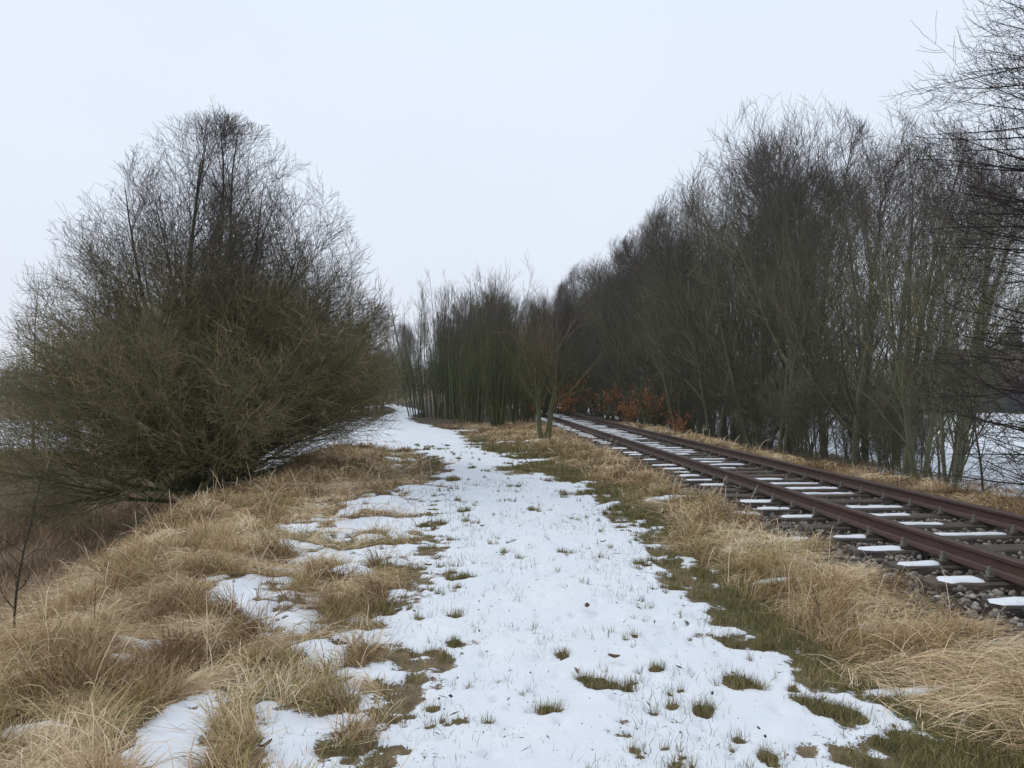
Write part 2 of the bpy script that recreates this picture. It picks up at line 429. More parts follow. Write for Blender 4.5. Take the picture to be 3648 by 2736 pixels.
# tussock direction field
def tussock(x, y, cell, seed):
    gx = np.floor(x / cell).astype(int); gy = np.floor(y / cell).astype(int)
    best = np.full(x.shape, 1e9); bx = np.zeros_like(x); by = np.zeros_like(x); br = np.zeros_like(x)
    for dx in (-1, 0, 1):
        for dy in (-1, 0, 1):
            ix = (gx + dx + seed) & 255; iy = (gy + dy + seed * 3) & 255
            cxx = (gx + dx + _T[ix, iy]) * cell; cyy = (gy + dy + _T[iy, (ix + 77) & 255]) * cell
            d = (x - cxx) ** 2 + (y - cyy) ** 2; m_ = d < best
            best = np.where(m_, d, best); bx = np.where(m_, cxx, bx); by = np.where(m_, cyy, by); br = np.where(m_, _T[(ix + 31) & 255, (iy + 5) & 255], br)
    return np.sqrt(best), bx, by, br
def make_dry(n_, x0, x1, y0, y1, power, wmul=1.0, lmul=1.0):
    x, y = sample(n_, x0, x1, y0, y1, power)
    keep = rng.random(n_) < dry_w(x, y); x = x[keep]; y = y[keep]
    d, bx, by, br = tussock(x, y, .36, 5)
    # pull roots towards the tussock centre
    f = .62 + .4 * rng.random(len(x)); x = bx + (x - bx) * f + rng.normal(0, .03, len(x)); y = by + (y - by) * f + rng.normal(0, .03, len(x))
    w2 = dry_w(x, y) > .12; x, y, bx, by, br, d = [v[w2] for v in (x, y, bx, by, br, d)]
    n2 = len(x)
    out_az = np.arctan2(y - by, x - bx)
    flow = fbm(x, y, .8, 2, 91.) * 16
    flat = sm(.30, .6, br)                     # some tussocks lie flat
    u3 = rng.random(n2); az = np.where(u3 < .3 + .5 * flat, flow + rng.normal(0, .45, n2), np.where(u3 < .85, out_az + rng.normal(0, .8, n2), rng.random(n2) * 6.28))
    lean = np.abs(rng.normal(.42, .36, n2)) + flat * .8; lean = np.where(rng.random(n2) < .28, rng.uniform(1.0, 1.5, n2), lean)
    ln = (.08 + .19 * rng.random(n2) ** 1.3 + .09 * br) * (1 + .2 * flat) * lmul * .88
    ln = ln * (.75 + .7 * np.clip(fbm(x, y, .9, 2, 13.) + .5, 0, 1))
    t = x - tx(y); ln = np.where(t > 1, ln * .85, ln)
    curl = .08 + .42 * rng.random(n2) ** 1.3 + .1 * flat
    wd = (.0022 + .0028 * rng.random(n2)) * wmul * np.maximum(1, y / 5.5)
    tint = fbm(x, y, .8, 3, 15.) * .8 + (br - .5) * .75
    rnd = np.clip(.48 + tint + rng.normal(0, .17, n2), 0, .97)
    rnd = np.where(rng.random(n2) < .06 + .25 * (fbm(x, y, .9, 2, 88.) > .16), 1.0, rnd)
    return blades(n2, x, y, ln, lean, az, wd, curl, rnd=rnd, K=5)
parts.append(make_dry(400000, -4.6, 4.6, 2.3, 8, 1.0))
parts.append(make_dry(300000, -6, 8, 8, 34, 1.25))
parts.append(make_dry(60000, -9, -3, 3.0, 16, .6, 1.4))
parts.append(make_dry(70000, 5.0, 9.0, 5, 34, 1.2, 1.0, 1.1))
# long single stalks
n_ = 3600; x, y = sample(n_, -4.8, 6, 2.6, 24, 1.0); k = rng.random(n_) < dry_w(x, y); x = x[k]; y = y[k]; n_ = len(x)
parts.append(blades(n_, x, y, .22 + .34 * rng.random(n_), np.abs(rng.normal(.2, .2, n_)), rng.random(n_) * 6.28, .004 * np.maximum(1, y / 6), .1 + .35 * rng.random(n_), K=6, rnd=.75 + .2 * rng.random(n_)))
V6 = parts.pop()   # joins as its own object so that it may have more points per blade
join_blades('dry_grass', parts, M_STRAW, 'pale straw-coloured tussocky winter grass covering both banks', 'dry grass')
join_blades('tall_grass', [V6], M_STRAW, 'single tall pale grass stalks standing above the tussocks', 'dry grass')

# short green grass : strip beside the path, gaps in the snow, tufts
parts = []
def green_w(x, y):
    pc = pcx(y); pw = phw(y); r = x - pc - pw
    s = snow_val(x, y) + fbm(x, y, 14, 3, 41.) * .25
    w = np.exp(-((r - .45) / .6) ** 2) + .12 * (x > pc) * (r > 0) + .25 * (x < pc) * (r < 0) * np.exp(-((pc - pw - x - .3) / .5) ** 2)
    w = w + np.exp(-((x - .3) / 1.2) ** 2 - ((y - 15.5) / 1.7) ** 2) + .9 * np.exp(-((x - .8) / 1.7) ** 2 - ((y - 19.6) / 1.7) ** 2)
    return np.clip(w, 0, 1) * (1 - sm(.40, .52, s)) * (x - tx(y) < -1.6)
x, y = sample(420000, -3.2, 4.2, 2.4, 26, 1.2); k = rng.random(len(x)) < green_w(x, y); x = x[k]; y = y[k]; n_ = len(x)
parts.append(blades(n_, x, y, (.03 + .055 * rng.random(n_)) * (1 + .9 * (y > 18.2)), np.abs(rng.normal(.5, .4, n_)), rng.random(n_) * 6.28, .0032 * np.maximum(1, y / 5), .3 * rng.random(n_), K=3,
                    rnd=np.clip(.45 + fbm(x, y, 1.2, 2, 3.) + rng.normal(0, .22, n_), 0, 1)))
tx_, ty_, tr_ = tuft[:, 0], tuft[:, 1], tuft[:, 2]
cnt = np.clip((tr_ / .05) ** 1.6 * 60, 5, 260).astype(int)
ii = np.repeat(np.arange(len(tuft)), cnt); n_ = len(ii)
x = tx_[ii] + rng.normal(0, .6, n_) * tr_[ii]; y = ty_[ii] + rng.normal(0, .6, n_) * tr_[ii]
parts.append(blades(n_, x, y, (.04 + .05 * rng.random(n_)), np.abs(rng.normal(.35, .35, n_)), rng.random(n_) * 6.28, .0026 * np.maximum(1, y / 5), .3 * rng.random(n_), K=3,
                    rnd=np.clip(rng.normal(.25, .2, n_) + .25 * (rng.random(len(tuft))[ii] - .3), 0, 1)))
# single dark blades poking out of the snow
n_ = 16000; x, y = sample(n_, -1.5, 2.3, 2.6, 14, 1.2); x = x + pcx(y) - .5; k = fbm(x, y, 2.3, 3, 66.) > .03 * rng.normal(0, 1, len(x)) + .03; x = x[k]; y = y[k]; n_ = len(x)
parts.append(blades(n_, x, y, .05 + .04 * rng.random(n_), np.abs(rng.normal(.5, .5, n_)), rng.random(n_) * 6.28, .0022 * np.maximum(1, y / 5), .3 * rng.random(n_), K=3, rnd=rng.random(n_) * .12))
join_blades('green_grass', parts, M_GRASS, 'short green grass showing through and beside the snow of the path', 'grass')

nf_ = 2600; x, y = sample(nf_, -1.7, 1.7, 2.7, 16, 1.0); x = x + pcx(y)
k = (snow_val(x, y) > .6); x = x[k]; y = y[k]; nf_ = len(x); z = gz(x, y) + .045 + .006 * rng.random(nf_)
P_ = np.stack([x, y, z], -1); a_ = rng.random(nf_) * 6.28; ln_ = (.003 + .03 * rng.random(nf_) ** 5)[:, None]
u_ = np.stack([np.cos(a_), np.sin(a_), rng.normal(0, .25, nf_)], -1) * ln_; v_ = np.stack([-np.sin(a_), np.cos(a_), rng.normal(0, .6, nf_)], -1) * (.0015 + .0055 * rng.random(nf_) ** 2)[:, None]
VL = np.stack([P_ - u_, P_ + v_, P_ + u_, P_ - v_], 1).reshape(-1, 3)
M_LIT = blade_mat('plant_litter', [(0, (.04, .035, .025)), (.6, (.11, .085, .055)), (1, (.26, .17, .09))])
tag(link('plant_litter', mesh_np('plant_litter', VL, np.arange(nf_ * 4).reshape(-1, 4), M_LIT, {'rnd': np.repeat(rng.random(nf_), 4)}, smooth=False)), 'tiny dark bits of dead plants scattered over the path snow', 'plant litter', kind='stuff')
# brown brush : lower left slope and hollow
def brush(n_, x0, x1, y0, y1, lo, hi, wfun, wd=.006):
    x = x0 + (x1 - x0) * rng.random(n_); y = y0 + (y1 - y0) * rng.random(n_)
    k = rng.random(n_) < wfun(x, y); x = x[k]; y = y[k]; n2 = len(x)
    d, bx, by, br = tussock(x, y, 1.1, 9)
    az = np.where(rng.random(n2) < .5, fbm(x, y, .3, 2, 19.) * 12, rng.random(n2) * 6.28)
    return blades(n2, x, y, lo + (hi - lo) * rng.random(n2) * (.5 + br), np.abs(rng.normal(.5, .3, n2)), az, wd * np.maximum(1, y / 9), .15 + .2 * rng.random(n2), K=4,
                  rnd=np.clip(.35 + (br - .5) * .7 + fbm(x, y, .5, 2, 28.) * .9 + rng.normal(0, .15, n2), 0, 1))
lw = lambda x, y: ((crest(y) - x) > .7) * (snow_val(x, y) < .45) * (.55 + fbm(x, y, .5, 3, 7.) * 1.6)
parts = [brush(150000, -17, -3.2, 5, 20, .15, .45, lw), brush(90000, -34, -6, 18, 40, .2, .5, lw)]
dw = lambda x, y: np.clip(1.2 * np.exp(-((x + 2.05) / .45) ** 2 - ((y - 15.4) / 2.0) ** 2) + .9 * np.exp(-((x - (pcx(y) + phw(y) + .5)) / .5) ** 2) * sm(17, 21, y), 0, 1) * (snow_val(x, y) < .5)
parts.append(brush(60000, -5, 2.5, 13, 34, .04, .12, dw, .005))
uw = lambda x, y: ((x - tx(y)) > 3.6) * ((x - tx(y)) < 9.5) * .8
parts.append(brush(60000, 3, 16, 10, 45, .08, .3, uw))
join_blades('brown_undergrowth', parts, M_BRUSH, 'dull brown dead undergrowth in the hollow, on the slope and at the wood edge', 'undergrowth')

# ------------------------------------------------------------------ railway track
def box(cx, cy, cz, sx, sy, sz, bev=0.0):
    """chamfered box : returns V, Fs"""
    b = bev
    V = []
    for z, i in ((-sz / 2, 0), (sz / 2 - b, 0), (sz / 2, b)):
        for a, c in ((-1, -1), (1, -1), (1, 1), (-1, 1)): V.append((cx + a * (sx / 2 - i), cy + c * (sy / 2 - i), cz + z))
    F = []
    for r_ in (0, 4):
        for k in range(4): F.append((r_ + k, r_ + (k + 1) % 4, r_ + 4 + (k + 1) % 4, r_ + 4 + k))
    F.append((8, 9, 10, 11)); F.append((3, 2, 1, 0))
    return np.array(V), np.array(F)
def cyl(cx, cy, z0, z1, r, n_=6, cap=True, rot=0):
    a = np.arange(n_) / n_ * 2 * np.pi + rot
    V = np.concatenate([np.stack([cx + r * np.cos(a), cy + r * np.sin(a), np.full(n_, z)], -1) for z in (z0, z1)] + [[[cx, cy, z1]]])
    F = np.array([(k, (k + 1) % n_, n_ + (k + 1) % n_, n_ + k) for k in range(n_)] + [(n_ + k, n_ + (k + 1) % n_, 2 * n_, 2 * n_) for k in range(n_)])
    return V, F
def joinp(ps):
    Vs = []; Fs = []; o = 0
    for V, F in ps: Vs.append(V); Fs.append(F + o); o += len(V)
    return np.concatenate(Vs), np.concatenate(Fs)
def pmesh(name, ps, m_, smooth=False):
    V, F = joinp(ps)
    me = bpy.data.meshes.new(name)
    fl_ = [tuple(dict.fromkeys(f)) for f in F.tolist()]
    me.from_pydata(V.tolist(), [], fl_); me.materials.append(m_)
    if smooth: me.polygons.foreach_set('use_smooth', np.ones(len(me.polygons), bool))
    return me
M_RAIL = simple('rusty_rail', (.055, .028, .022), .62, 6, (.11, .055, .042), .35, .15)
def rail_mat():
    m, n, p = mat('rusty_rail')
    o = N(n, 'TexCoord').outputs['Object']
    t = noise(n, 9, 6, o, .7); t2 = noise(n, 90, 4, o)
    c = ramp(n, [(.3, (.038, .020, .016)), (.55, (.075, .039, .030)), (.75, (.105, .060, .045))], t.outputs[0]).outputs[0]
    c = mixc(n, .35, c, ramp(n, [(.3, (.05, .03, .025)), (.7, (.10, .065, .052))], t2.outputs[0]).outputs[0])
    n.links.new(c, p.inputs['Base Color']); p.inputs['Roughness'].default_value = .6; p.inputs['Specular IOR Level'].default_value = .4
    b = N(n, 'Bump'); b.inputs['Strength'].default_value = .25; b.inputs['Distance'].default_value = .004
    n.links.new(t2.outputs[0], b.inputs['Height']); n.links.new(b.outputs[0], p.inputs['Normal'])
    return m
M_RAIL = rail_mat()
def sleeper_mat():
    m, n, p = mat('sleeper_wood')
    tcx = N(n, 'TexCoord').outputs['Object']; mp = N(n, 'Mapping'); mp.inputs['Scale'].default_value = (1.2, 14, 14); n.links.new(tcx, mp.inputs[0])
    oi = N(n, 'ObjectInfo').outputs['Random']
    t = noise(n, 3, 6, mp.outputs[0], .7)
    c = ramp(n, [(.3, (.04, .035, .031)), (.5, (.085, .073, .062)), (.72, (.155, .135, .112))], t.outputs[0]).outputs[0]
    c = mixc(n, oi, c, mixc(n, 1.0, c, (1.35, 1.15, 1.05), 'MULTIPLY'))
    n.links.new(c, p.inputs['Base Color']); p.inputs['Roughness'].default_value = .8
    b = N(n, 'Bump'); b.inputs['Strength'].default_value = .5; b.inputs['Distance'].default_value = .01
    n.links.new(t.outputs[0], b.inputs['Height']); n.links.new(b.outputs[0], p.inputs['Normal'])
    return m
M_SLEEP = sleeper_mat()
M_BOLT = simple('bolt_steel', (.10, .095, .08), .5, 60, (.20, .19, .15), .5)
M_PLATE = simple('base_plate', (.03, .022, .018), .7, 20, (.07, .045, .035), .4)
TA = math.atan(-TS)                        # track turns left
track = empty('railway_track', (4.92, 0, 0), TA, label='rusty single railway track with snow-dusted wooden sleepers beside the path', cat='railway track')
track.location.z = 0
Y0, Y1 = -3.0, 60.0
def rail_mesh():
    h = .159; top = RAIL_TOP
    prof = [(-.0625, 0), (-.0625, .012), (-.02, .026), (-.008, .04), (-.008, .108), (-.033, .12), (-.0345, .148), (-.026, .159), (.026, .159), (.0345, .148), (.033, .12), (.008, .108), (.008, .04), (.02, .026), (.0625, .012), (.0625, 0)]
    yy = np.concatenate([np.arange(Y0, 30, .5), np.arange(30, Y1 + .1, 2)])
    V = np.array([[(a, y, top - h + b) for a, b in prof] for y in yy]).reshape(-1, 3); k = len(prof)
    F = []
    for i in range(len(yy) - 1):
        for j in range(k): F.append((i * k + j, i * k + (j + 1) % k, (i + 1) * k + (j + 1) % k, (i + 1) * k + j))
    me = bpy.data.meshes.new('rail'); me.from_pydata(V.tolist(), [], F); me.materials.append(M_RAIL)
    me.update(); return me
rm = rail_mesh()
for s in (-.75, .75):
    o = link('rail', rm, track); o.location = (s, 0, 0)
ST = .178                                    # sleeper top height
sm1 = pmesh('sleeper', [box(0, 0, -.08, 2.6, .25, .16, .012)], M_SLEEP)
plate = pmesh('base_plate', [box(0, 0, .008, .36, .15, .016, .003), box(-.12, 0, .018, .06, .1, .02, .004), box(.12, 0, .018, .06, .1, .02, .004)], M_PLATE)
bolt = pmesh('rail_bolt', [cyl(0, 0, .014, .030, .038, 10), cyl(0, 0, .030, .066, .027, 6), cyl(0, 0, .066, .10, .015, 8)], M_BOLT)
first = None; y = -2.2; i = 0
SNOWV = []; 
def snow_lump(cx, cy, zt, L, W, H, ang=0, loc=None):
    """soft mound of snow ; returns V,F in track space"""
    nu, nv = max(8, int(L / .04)), 7
    u = np.linspace(-1, 1, nu); v = np.linspace(-1, 1, nv); U, Vv = np.meshgrid(u, v, indexing='ij')
    ph = random.random() * 100
    e1 = .65 + .45 * vnoise(u * 4.5 * L + ph, u * 0 + ph); e2 = .5 + .6 * vnoise(u * 4.5 * L + ph + 40, u * 0 + ph + 7)
    tip = np.clip(1 - np.abs(u + .25 * (random.random() - .5) * (1 - u * u)) ** 14, 0, 1) ** .5
    X = cx + U * L / 2; Yy = cy + np.where(Vv > 0, Vv * (e1 * tip)[:, None], Vv * (e2 * tip)[:, None]) * W / 2
    Yy = np.clip(Yy, cy - .122, cy + .122)
    hh = H * np.clip(1 - Vv ** 4, 0, 1) ** .5 * np.clip(1 - U ** 6, 0, 1) ** .5 * (.65 + .7 * vnoise(X * 7 + ph, Yy * 12))
    Z = zt + hh - .001
    V = np.stack([X, Yy, Z], -1).reshape(-1, 3); id_ = np.arange(nu * nv).reshape(nu, nv)
    F = np.stack([id_[:-1, :-1], id_[1:, :-1], id_[1:, 1:], id_[:-1, 1:]], -1).reshape(-1, 4)
    return V, F
lumps = []
while y < 58:
    xo = random.uniform(-.06, .06); sk = random.uniform(-.012, .012)
    s = link('sleeper', sm1, track); s.location = (xo, y, ST + random.uniform(-.006, .004)); s.rotation_euler = (0, 0, sk)
    if y < 24:
        for rx in (-.75, .75):
            p = link('base_plate', plate, s); p.location = (rx - xo, 0, 0)
            for bx in (-.115, .115):
                if (rx > 0 and bx > 0 and y > 12): continue
                b = link('rail_bolt', bolt, s); b.location = (rx - xo + bx, random.uniform(-.01, .01), 0)
    z = s.location.z
    if y > 3:
        q = random.random(); far = y > 20
        if q < (.78 if y < 10 else .66) or y > 26: lumps.append(snow_lump(-1.08 + random.uniform(-.03, .05), y - .015, z, random.uniform(.26, .52), random.uniform(.12, .22), .019))
        if random.random() < .74 or far:
            L = random.uniform(.5, 1.38); lumps.append(snow_lump(-.62 + L / 2 + random.uniform(0, .08), y + .035, z, L, random.uniform(.08, .17), .018))
        if random.random() < .55: lumps.append(snow_lump(1.12, y, z, random.uniform(.2, .36), .18, .025))
    y += .585 + random.uniform(-.012, .012)
V, F = joinp(lumps)
o = link('sleeper_snow', mesh_np('sleeper_snow', V, F, M_SNOW)); o.location = track.location; o.rotation_euler = track.rotation_euler
tag(o, 'thin white snow lying in strips on the dark sleepers', 'snow', kind='stuff')
# ballast : bed sheet + stones
def ballast_mat():
    m, n, p = mat('ballast_stone'); c = ramp(n, [(0, (.08, .07, .06)), (.35, (.19, .165, .14)), (.7, (.32, .28, .24)), (1, (.48, .45, .41))], attr(n, 'rnd')).outputs[0]
    t = noise(n, 30, 3, N(n, 'TexCoord').outputs['Object']); c = mixc(n, .4, c, mixc(n, 1.0, c, ramp(n, [(.3, (.4, .4, .4)), (.7, (1.3, 1.2, 1.1))], t.outputs[0]).outputs[0], 'MULTIPLY'))
    n.links.new(c, p.inputs['Base Color']); p.inputs['Roughness'].default_value = .85; return m
M_STONE = ballast_mat()
ico = np.array([(-1, 1.618, 0), (1, 1.618, 0), (-1, -1.618, 0), (1, -1.618, 0), (0, -1, 1.618), (0, 1, 1.618), (0, -1, -1.618), (0, 1, -1.618), (1.618, 0, -1), (1.618, 0, 1), (-1.618, 0, -1), (-1.618, 0, 1)]) / 1.9
icf = np.array([(0, 11, 5), (0, 5, 1), (0, 1, 7), (0, 7, 10), (0, 10, 11), (1, 5, 9), (5, 11, 4), (11, 10, 2), (10, 7, 6), (7, 1, 8), (3, 9, 4), (3, 4, 2), (3, 2, 6), (3, 6, 8), (3, 8, 9), (4, 9, 5), (2, 4, 11), (6, 2, 10), (8, 6, 7), (9, 8, 1)])
ns = 26000; u = rng.random(ns)
sy = 2.0 * (45 / 2.0) ** (u ** .9); sxx = rng.uniform(-1.75, 1.75, ns)
hz = .105 + .045 * rng.random(ns) - .05 * sm(1.15, 1.8, np.abs(sxx))
rad = rng.uniform(.014, .034, ns) * np.maximum(1, sy / 14)
V = ico[None] * rad[:, None, None] * rng.uniform(.6, 1.25, (ns, 12, 3))
sq = rng.uniform(.6, 1.3, (ns, 1, 3)); V = V * sq
_s = snow_val(sxx + tx(sy), sy) > .5; hz = np.where(_s, -.5, hz)
a = rng.random(ns) * 6.28; ca, sa = np.cos(a)[:, None], np.sin(a)[:, None]
Vx = V[..., 0] * ca - V[..., 1] * sa; Vy = V[..., 0] * sa + V[..., 1] * ca
V = np.stack([Vx + sxx[:, None], Vy + sy[:, None], V[..., 2] * .8 + hz[:, None]], -1).reshape(-1, 3)
F = (icf[None] + (np.arange(ns) * 12)[:, None, None]).reshape(-1, 3)
o = link('ballast', mesh_np('ballast', V, F, M_STONE, {'rnd': np.repeat(np.clip(rng.normal(.45, .22, ns), 0, 1), 12)}, smooth=False))
o.location = track.location; o.rotation_euler = track.rotation_euler
tag(o, 'grey and brown crushed stones between and beside the sleepers', 'ballast', kind='stuff')

# ------------------------------------------------------------------ trees
def norm(v): return v / np.maximum(np.linalg.norm(v, axis=-1, keepdims=True), 1e-9)
def poly(P0, D0, L, K, up=0.0, wob=.1, out=None, grav=None):
    n_ = len(P0); P = np.zeros((n_, K, 3)); P[:, 0] = P0; d = D0.copy()
    upv = np.array([0, 0, 1.0])
    uu = up if isinstance(up, np.ndarray) else np.full(n_, up)
    for k in range(1, K):
        P[:, k] = P[:, k - 1] + d * (L / (K - 1))[:, None]
        d = norm(d + upv * uu[:, None] + rng.normal(0, wob, (n_, 3)))
    return P
def radii(r0, r1, K):
    t = np.linspace(0, 1, K)[None]; return r0[:, None] * (1 - t) + r1[:, None] * t
def spawn(P, Rr_, n_per, t0, t1, angle, asd=.15, side=None, flat=0.0):
    """children roots on the polylines P"""
    n_, K, _ = P.shape
    t = t0 + (t1 - t0) * (np.arange(n_per)[None] + rng.random((n_, n_per))) / n_per
    f = t * (K - 1); i = np.minimum(f.astype(int), K - 2); fr = f - i
    r_ = np.arange(n_)[:, None]
    p = P[r_, i] * (1 - fr[..., None]) + P[r_, i + 1] * fr[..., None]
    tang = norm(P[r_, i + 1] - P[r_, i])
    rr = Rr_[r_, i] * (1 - fr) + Rr_[r_, i + 1] * fr
    rnd = rng.normal(0, 1, tang.shape); rnd[..., 2] *= (1 - flat)
    perp = norm(rnd - tang * (rnd * tang).sum(-1, keepdims=True))
    an = angle + rng.normal(0, asd, t.shape)
    d = tang * np.cos(an)[..., None] + perp * np.sin(an)[..., None]
    return p.reshape(-1, 3), norm(d.reshape(-1, 3)), t.ravel(), rr.ravel()
def tubes(P, Rr_, S=3, rnd=None):
    n_, K, _ = P.shape
    tg = norm(P[:, -1] - P[:, 0]); ref = np.where(np.abs(tg[:, 2:3]) > .8, np.array([[1., 0, 0]]), np.array([[0, 0, 1.]]))
    a = norm(np.cross(tg, ref)); b = np.cross(tg, a)
    th = np.arange(S) / S * 2 * np.pi
    ring = a[:, None] * np.cos(th)[None, :, None] + b[:, None] * np.sin(th)[None, :, None]
    V = P[:, :, None] + ring[:, None] * Rr_[:, :, None, None]
    V = V.reshape(-1, 3)
    base = (np.arange(n_) * K * S)[:, None, None] + (np.arange(K - 1) * S)[None, :, None] + np.arange(S)[None, None]
    nx = base - np.arange(S) + (np.arange(S) + 1) % S
    F = np.stack([base, nx, nx + S, base + S], -1).reshape(-1, 4)
    if rnd is None: rnd = rng.random(n_)
    return V, F, np.repeat(rnd, K * S)
def tmesh(name, tl, m_):
    Vs = []; Fs = []; A = []; o = 0
    for V, F, a in tl: Vs.append(V); Fs.append(F + o); A.append(a); o += len(V)
    return mesh_np(name, np.concatenate(Vs), np.concatenate(Fs), m_, {'rnd': np.concatenate(A)})
def env_clip(P0, D, L, env, lim=1.0):
    if env is None: return L
    f0 = env(P0); f1 = env(P0 + D * L[:, None])
    s = np.where(f1 > lim, np.clip((lim - f0) / np.maximum(f1 - f0, 1e-3), .12, 1), 1)
    return L * s
def canopy(P1, R1, spec, env=None, rmin=.0026):
    """spec: list of (n_per, t0, t1, angle, length, K, up, wob, rfac); levels grow on each other. returns list of tubes by level"""
    res = []; P, Rr_ = P1, R1; Lp = np.linalg.norm(np.diff(P, axis=1), axis=-1).sum(1)
    for (n_per, t0, t1, ang, ln, K, up, wob, rf) in spec:
        p, d, t, rr = spawn(P, Rr_, n_per, t0, t1, ang)
        L = ln * (.55 + .9 * rng.random(len(p))) * (1.15 - .45 * t)
        L = env_clip(p, d, L, env, 1.0 + .12 * rng.random(len(p)))
        r0 = np.maximum(rr * rf, rmin * 1.1); r1 = np.full(len(p), rmin * .75)
        r0 = np.maximum(r0 * (.7 + .5 * rng.random(len(p))), rmin)
        P = poly(p, d, L, K, up, wob); Rr_ = radii(r0, np.minimum(r1, r0), K)
        res.append((P, Rr_))
    return res

# --- the big many-stemmed tree on the left
rng = np.random.default_rng(5)
def big_tree():
    def env(p):
        x, y, z = p[:, 0], p[:, 1], p[:, 2]
        w = np.interp(z, [-2, 0, .8, 2.2, 3.2, 4.4, 5.6, 6.6, 7.4, 8.2, 8.8, 9.2], [2.6, 3.8, 3.9, 3.75, 3.55, 3.4, 3.2, 2.85, 2.4, 1.6, .5, .03])
        x = x - .05 * np.clip(z - 2, 0, 3); w = w * np.interp(z, [0, 3.5, 5], [1.05, 1.0, .93]) * np.where((x < 0) & (z < 3.6), 1.07, 1)
        a = np.arctan2(y, x); w = w * (1 + .02 * np.sin(3 * a + 1) + .05 * np.sin(7 * a + z * 1.5))
        # the crown lifts off the ground on the right
        lift = np.clip(1.7 - z, 0, 2) * np.clip(x - .5, 0, 3) * .6
        return np.sqrt(x * x + y * y) / w + lift
    n_ = 88
    az = np.arange(n_) * 2.399 + rng.normal(0, .2, n_)
    el = R(87) - R(84) * (np.arange(n_) / (n_ - 1)) ** 1.02; az = np.arange(n_) * 2.399
    right = np.cos(az) > .1
    el = np.where(right & (el < R(22)), R(14) + el * .5, el)
    d = np.stack([np.cos(el) * np.cos(az), np.cos(el) * np.sin(az), np.sin(el)], -1)
    rb = .34 * np.sqrt(rng.random(n_)); p = np.stack([rb * np.cos(az), rb * np.sin(az), np.where(el > R(50), .1, .35 + 1.1 * rng.random(n_) + .4 * right)], -1)
    L = np.interp(el, [0, R(20), R(45), R(70), R(90)], [4.4, 4.8, 5.8, 8.0, 9.2]) * (.90 + .1 * rng.random(n_))
    dd = norm(d * .9 + np.array([0, 0, .12]))
    dd = norm(dd + np.array([0, 0, -.16]) * ((el < R(16)) & ~right)[:, None])
    for _ in range(3): L = env_clip(p, dd, L, env, .93)
    P = poly(p, dd, L, 10, .015, .06)
    f_ = np.max([env(P[:, k]) for k in (5, 7, 9)], 0); P = P[:, :1] + (P - P[:, :1]) * np.minimum(1, .93 / f_)[:, None, None]
    R1 = radii(np.interp(el, [0, R(90)], [.04, .085]) * (.8 + .5 * rng.random(n_)), np.full(n_, .005), 10)
    nb = 8; ab = np.arange(nb) * .8
    PB = poly(np.stack([.20 * np.cos(ab), .20 * np.sin(ab), np.full(nb, -.9)], -1), norm(np.stack([.18 * np.cos(ab), .18 * np.sin(ab), np.ones(nb)], -1)), np.full(nb, 2.8), 8, 0, .07)
    RB = radii(np.full(nb, .17), np.full(nb, .07), 8)
    lv = canopy(P, R1, [(17, .2, .99, .55, 1.7, 6, .06, .10, .5), (11, .1, 1.0, .62, .80, 5, .06, .14, .6), (5, .1, 1.0, .65, .40, 4, .08, .17, .7)], env, .0030)
    # extra fine growth in the lower half
    low = el < R(52)
    le = canopy(P[low], R1[low], [(9, .15, 1., .8, 1.3, 5, .04, .14, .3), (8, .1, 1., .7, .6, 5, .06, .18, .6)], env, .003)
    lv2 = canopy(PB, RB, [(8, .55, 1., .9, 1.8, 6, .05, .14, .3), (8, .15, 1, .7, .7, 5, .05, .18, .6), (4, .1, 1, .7, .35, 4, .05, .2, .7)], env, .003)
    trunk = tmesh('trunk', [tubes(PB, RB, 8, np.full(nb, .3)), tubes(P, R1, 6, rng.random(n_) * .7), tubes(*lv[0], 4), tubes(*lv2[0], 4), tubes(*le[0], 4)], M_BARK_BIG)
    crown = tmesh('crown', [tubes(*lv[1], 3), tubes(*lv[2], 3), tubes(*lv2[1], 3), tubes(*lv2[2], 3), tubes(*le[1], 3)], M_TWIG_BIG)
    return trunk, crown
bx, by = -6.1, 15.5
t = empty('many_stemmed_tree', (bx, by, gz1(bx, by)), label='huge spreading bare tree with many stems and mossy green branches on the left bank', cat='tree')
t.scale = (.97, .97, .935)
a_, b_ = big_tree(); kid('trunk', a_, t); kid('crown', b_, t)

